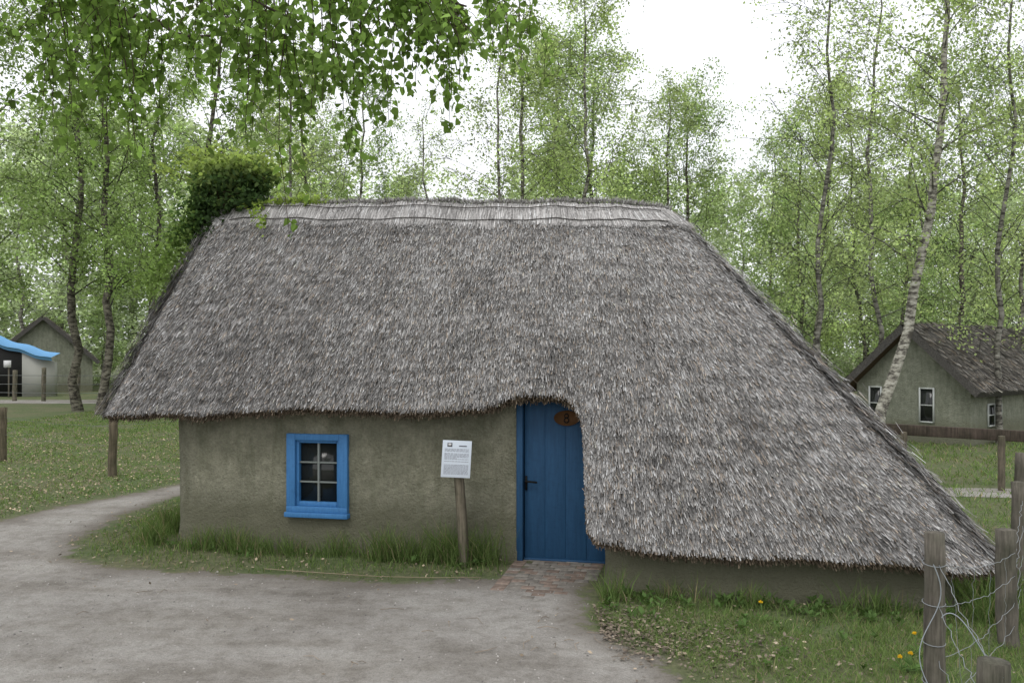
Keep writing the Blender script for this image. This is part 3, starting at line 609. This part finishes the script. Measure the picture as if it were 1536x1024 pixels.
b=Bld();spb(b,-.15,.15,-.19,.19,-.012,0,0,(.50,.545,.60));b.obj('panel',[M_plain],sg,bevel=.004)
b=Bld();dk=(.12,.12,.14)
spb(b,-.10,-.05,.125,.165,.001,.003,0,dk);spb(b,.02,.10,.13,.14,.001,.003,0,dk);spb(b,-.09,-.06,.132,.158,.0035,.004,0,(.5,.5,.5))
z=.10
while z>-.16:
    a=-.125
    if R.random()<.12: z-=.012;continue
    e=.125 if R.random()>.2 else R.uniform(-.05,.1)
    while a<e:
        wl=R.uniform(.01,.035);spb(b,a,min(a+wl,e),z,z+.0045,.001,.002,0,(.25,.25,.28));a+=wl+.006
    z-=.0115
b.obj('text',[M_plain],sg)
# ---------------------------------------------------------------- fences
def post(b,x,y,h,r,lean=(0,0),c=(.125,.112,.095)):
    zz=np.linspace(-.1,h,9);P=np.stack([x+lean[0]*zz+R.normal(size=9)*.004,y+lean[1]*zz,zz],-1);tube(b,P,r*(1+R.normal(size=9)*.035),12,0,c)
fe=empty('wire_fence')
b=Bld();pp=[(2.36,4.85,1.20,.055),(3.72,6.5,.88,.072),(2.2,3.95,.80,.07),(4.5,7.7,1.06,.05),(5.6,9.6,1.1,.05)]
for (x,y,h,r) in pp: post(b,x,y,h,r,(R.normal()*.015,0))
b.obj('posts',[M_wood],fe)
b=Bld();wc=(.22,.235,.245)
def wire(A,Bp,sag=.03,r=.0020,wob=.006):
    t=np.linspace(0,1,22)[:,None];P=np.array(A)*(1-t)+np.array(Bp)*t;P[:,2]-=sag*np.sin(math.pi*t[:,0]);P[1:-1]+=R.normal(size=(20,3))*wob;tube(b,P,r,4,0,wc);return P
for (z1,z2,z3) in ((1.03,.72,.9),(.80,.55,.68),(.5,.35,.42),(.28,.18,.25)):
    A=(2.36,4.79,z1);Bp=(3.72,6.42,z2);wire(A,Bp,.05);wire(Bp,(4.5,7.64,z3),.03);wire((2.2,3.88,z1-.28),A,.04)
for k in range(4):
    t=(k+.5)/4+R.normal()*.02;x=2.36+1.36*t;y=4.79+1.63*t;z1=1.03-.31*t-.05*math.sin(math.pi*t);wire((x,y,z1),(x+R.normal()*.03,y,.1),0,.0013,.004)
t=np.linspace(0,1,30)
tube(b,np.stack([2.30+.05*np.sin(t*9),4.76-.03*np.cos(t*7),1.05-1.0*t],-1),.003,4,0,(.3,.33,.36))
tube(b,np.stack([2.36+.45*t**1.5,4.76-.1*t,.75-.35*t+.12*np.sin(t*5)],-1),.003,4,0,(.3,.33,.36))
for k in range(4):
    an=np.linspace(0,6.28,16);tube(b,np.stack([2.36+.06*np.cos(an),4.85+.06*np.sin(an),1.03-.22*k+.01*np.sin(an)],-1),.0025,4,0,wc)
M_wire=m_tint('galvanised_wire',.5,spec=.5)
b.obj('wires',[M_wire],fe)
fe2=empty('wire_fence');b=Bld()
fp=[(-7.15,15.5,1.05,.075),(-10.4,17.7,1.1,.075),(-6.0,19.5,1.0,.07),(-14.5,20,1.1,.07)]
for (x,y,h,r) in fp: post(b,x,y,h,r,(R.normal()*.02,0),(.12,.10,.07))
for k in range(16):
    post(b,-36+k*1.45+R.normal()*.15,42-.2*k,1.5+.1*R.normal(),.10,(R.normal()*.02,0),(.15,.135,.105))
b.obj('posts',[M_wood],fe2);b=Bld()
wc=(.12,.13,.12)
for z in (.9,.55): wire((-14.5,20,z),(-10.4,17.7,z),.04,.0025);wire((-10.4,17.7,z),(-7.15,15.5,z),.04,.0025);wire((-7.15,15.5,z),(-6,19.5,z),.04,.0025)
for z in (1.2,.8,.4): wire((-36,41.9,z),(-14.2,38.9,z),.02,.012)
b.obj('wires',[M_wire],fe2)
fe3=empty('wooden_fence');b=Bld()
for (x,y) in ((6.6,14.6),(7.85,13.9),(8.35,14.),(9.8,13.2)): post(b,x,y,.88,.055,(0,0),(.13,.11,.085))
A=np.array([6.2,14.9,.92]);Bq=np.array([11,12.6,.80]);d=norm(Bq-A);s=np.array([-d[1],d[0],0])*.05;zz=np.array([0,0,.09])
hexa(b,[A-s-zz,Bq-s-zz,Bq+s-zz,A+s-zz,A-s+zz,Bq-s+zz,Bq+s+zz,A+s+zz],0,(.07,.055,.045))
b.obj('rail_and_posts',[M_wood],fe3,bevel=.01)
# ---------------------------------------------------------------- thatched hut on the right
def hut(name,C,gd,ld,w,l,ze,za,wallm,wins,over=.35,cnt=9000):
    e=empty(name);C=np.array(C,float);gd=np.array(gd);ld=np.array(ld)
    def H(g,a,z):
        g=np.asarray(g,float);a=np.asarray(a,float);z=np.asarray(z,float);g,a,z=np.broadcast_arrays(g,a,z)
        return np.stack([C[0]+gd[0]*g+ld[0]*a,C[1]+gd[1]*g+ld[1]*a,z],-1)
    b=Bld()
    for a_ in (0,l):
        b.add(H([0,w,w,0],a_,[0,0,ze,ze]),[(0,1,2,3)]);b.add(H([0,w,w/2+.01,w/2-.01],a_,[ze,ze,za-.1,za-.1]),[(0,1,2,3)])
    b.add(H(0,[0,l,l,0],[0,0,ze+.1,ze+.1]),[(0,1,2,3)]);b.add(H(w,[0,l,l,0],[0,0,ze+.1,ze+.1]),[(0,1,2,3)])
    b.obj('walls',[wallm],e)
    sl=(za-ze)/(w/2);og=.3
    b=Bld();bs=Bld()
    for sg_ in (0,1):
        n=40;q=np.linspace(-over,l+over,n);g0=-og if sg_==0 else w+og
        Bp=H(g0,q,ze-og*sl);Tp=H(w/2,q,za+.03*np.sin(q*2))
        G,Nn=patch(Bp,Tp,20,.04,3+sg_)
        id_=np.arange(n*20).reshape(n,20);F=np.stack([id_[:-1,:-1],id_[1:,:-1],id_[1:,1:],id_[:-1,1:]],-1).reshape(-1,4)
        up=G+Nn*.12;b.add(up.reshape(-1,3),F,0);lo_=G-Nn*.06;b.add(lo_.reshape(-1,3),F,1)
        b.add(np.vstack([up[:,0],lo_[:,0]]),[(i,i+1,n+i+1,n+i) for i in range(n-1)],0)
        for k in (0,-1): b.add(np.vstack([up[k],lo_[k]]),[(i,i+1,20+i+1,20+i) for i in range(19)],0)
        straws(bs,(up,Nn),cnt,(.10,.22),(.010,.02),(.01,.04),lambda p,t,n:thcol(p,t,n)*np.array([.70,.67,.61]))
    b.obj('roof_shell',[M_tb,M_tu],e);bs.obj('roof_thatch',[M_straw],e)
    bf=Bld();bg_=Bld()
    for (side,a0,a1,z0,z1) in wins:
        def Q(a,o,z):
            a=np.asarray(a,float);o=-np.asarray(o,float)
            return H(a,o,z) if side=='g' else H(o,a,z)
        def bx(bb,x0,x1,y0,y1,o0,o1,c): hexa(bb,np.vstack([Q([x0,x1,x1,x0],[o0,o0,o1,o1],y0),Q([x0,x1,x1,x0],[o0,o0,o1,o1],y1)]),0,c)
        t_=.035;wh=(.5,.52,.5)
        bx(bf,a0,a0+t_,z0,z1,0,.04,wh);bx(bf,a1-t_,a1,z0,z1,0,.04,wh);bx(bf,a0+t_,a1-t_,z1-t_,z1,0,.04,wh);bx(bf,a0+t_,a1-t_,z0,z0+t_,0,.04,wh)
        bx(bf,a0+t_,a1-t_,(z0+z1)/2-.012,(z0+z1)/2+.012,.0,.03,wh)
        if a1-a0>.45: bx(bf,(a0+a1)/2-.012,(a0+a1)/2+.012,z0+t_,z1-t_,.0,.031,wh)
        bx(bg_,a0+.02,a1-.02,z0+.02,z1-.02,.001,.012,(.02,.02,.02))
    if wins: bf.obj('window_frames',[M_plain],e);bg_.obj('window_glass',[M_glass],e)
    return e
c40,s40=math.cos(math.radians(38)),math.sin(math.radians(38))
hut('thatched_hut',(10.85,20.5),(-s40,c40),(c40,s40),2.9,8,1.5,2.85,M_wall2,[('g',.85,1.23,.5,1.36),('g',2.2,2.55,.5,1.36),('l',.85,1.6,.42,.98)])
e=hut('thatched_shed',(-24.2,50),(-.9,-.44),(-.44,.9),5,6,1.9,4.2,M_wall2,[],cnt=4000)
b=Bld();q=np.linspace(0,1,14);V=[]
for t in q:
    x=-27.0+3.6*t;z=3.1-1.15*t**.8+.05*math.sin(t*14);V+= [(x,44.0,z),(x,44.1,z-.17),(x,44.9,z+.22)]
F=[]
for i in range(13): F+=[(3*i,3*i+3,3*i+4,3*i+1),(3*i,3*i+3,3*i+5,3*i+2)]
b.add(V,F,0,(.16,.36,.62))
b.obj('blue_tarpaulin',[M_plain],e)
b=Bld();hexa(b,[(-29.5,44.2,0),(-25.0,44.2,0),(-25.0,44.5,0),(-29.5,44.5,0),(-29.5,44.2,2.9),(-25.0,44.2,2.35),(-25.0,44.5,2.35),(-29.5,44.5,2.9)],0,(.02,.02,.02));hexa(b,[(-24.99,44.2,0),(-23.5,44.5,0),(-23.5,44.8,0),(-24.99,44.5,0),(-24.99,44.2,2.25),(-23.5,44.5,1.75),(-23.5,44.8,1.75),(-24.99,44.5,2.25)],0,(.34,.34,.31));hexa(b,[(-25.4,43.3,1.5),(-25.05,43.3,1.5),(-25.05,43.35,1.5),(-25.4,43.35,1.5),(-25.4,43.3,1.85),(-25.05,43.3,1.85),(-25.05,43.35,1.85),(-25.4,43.35,1.85)],0,(.6,.6,.6));tube(b,[(-25.2,43.4,0),(-25.2,43.4,1.5)],.04,5,0,(.1,.09,.07));b.obj('shade_box_and_side_wall',[M_plain],e)  # near-black box paints the shade inside the open shed
print('faces',sum(len(m.polygons) for m in bpy.data.meshes))
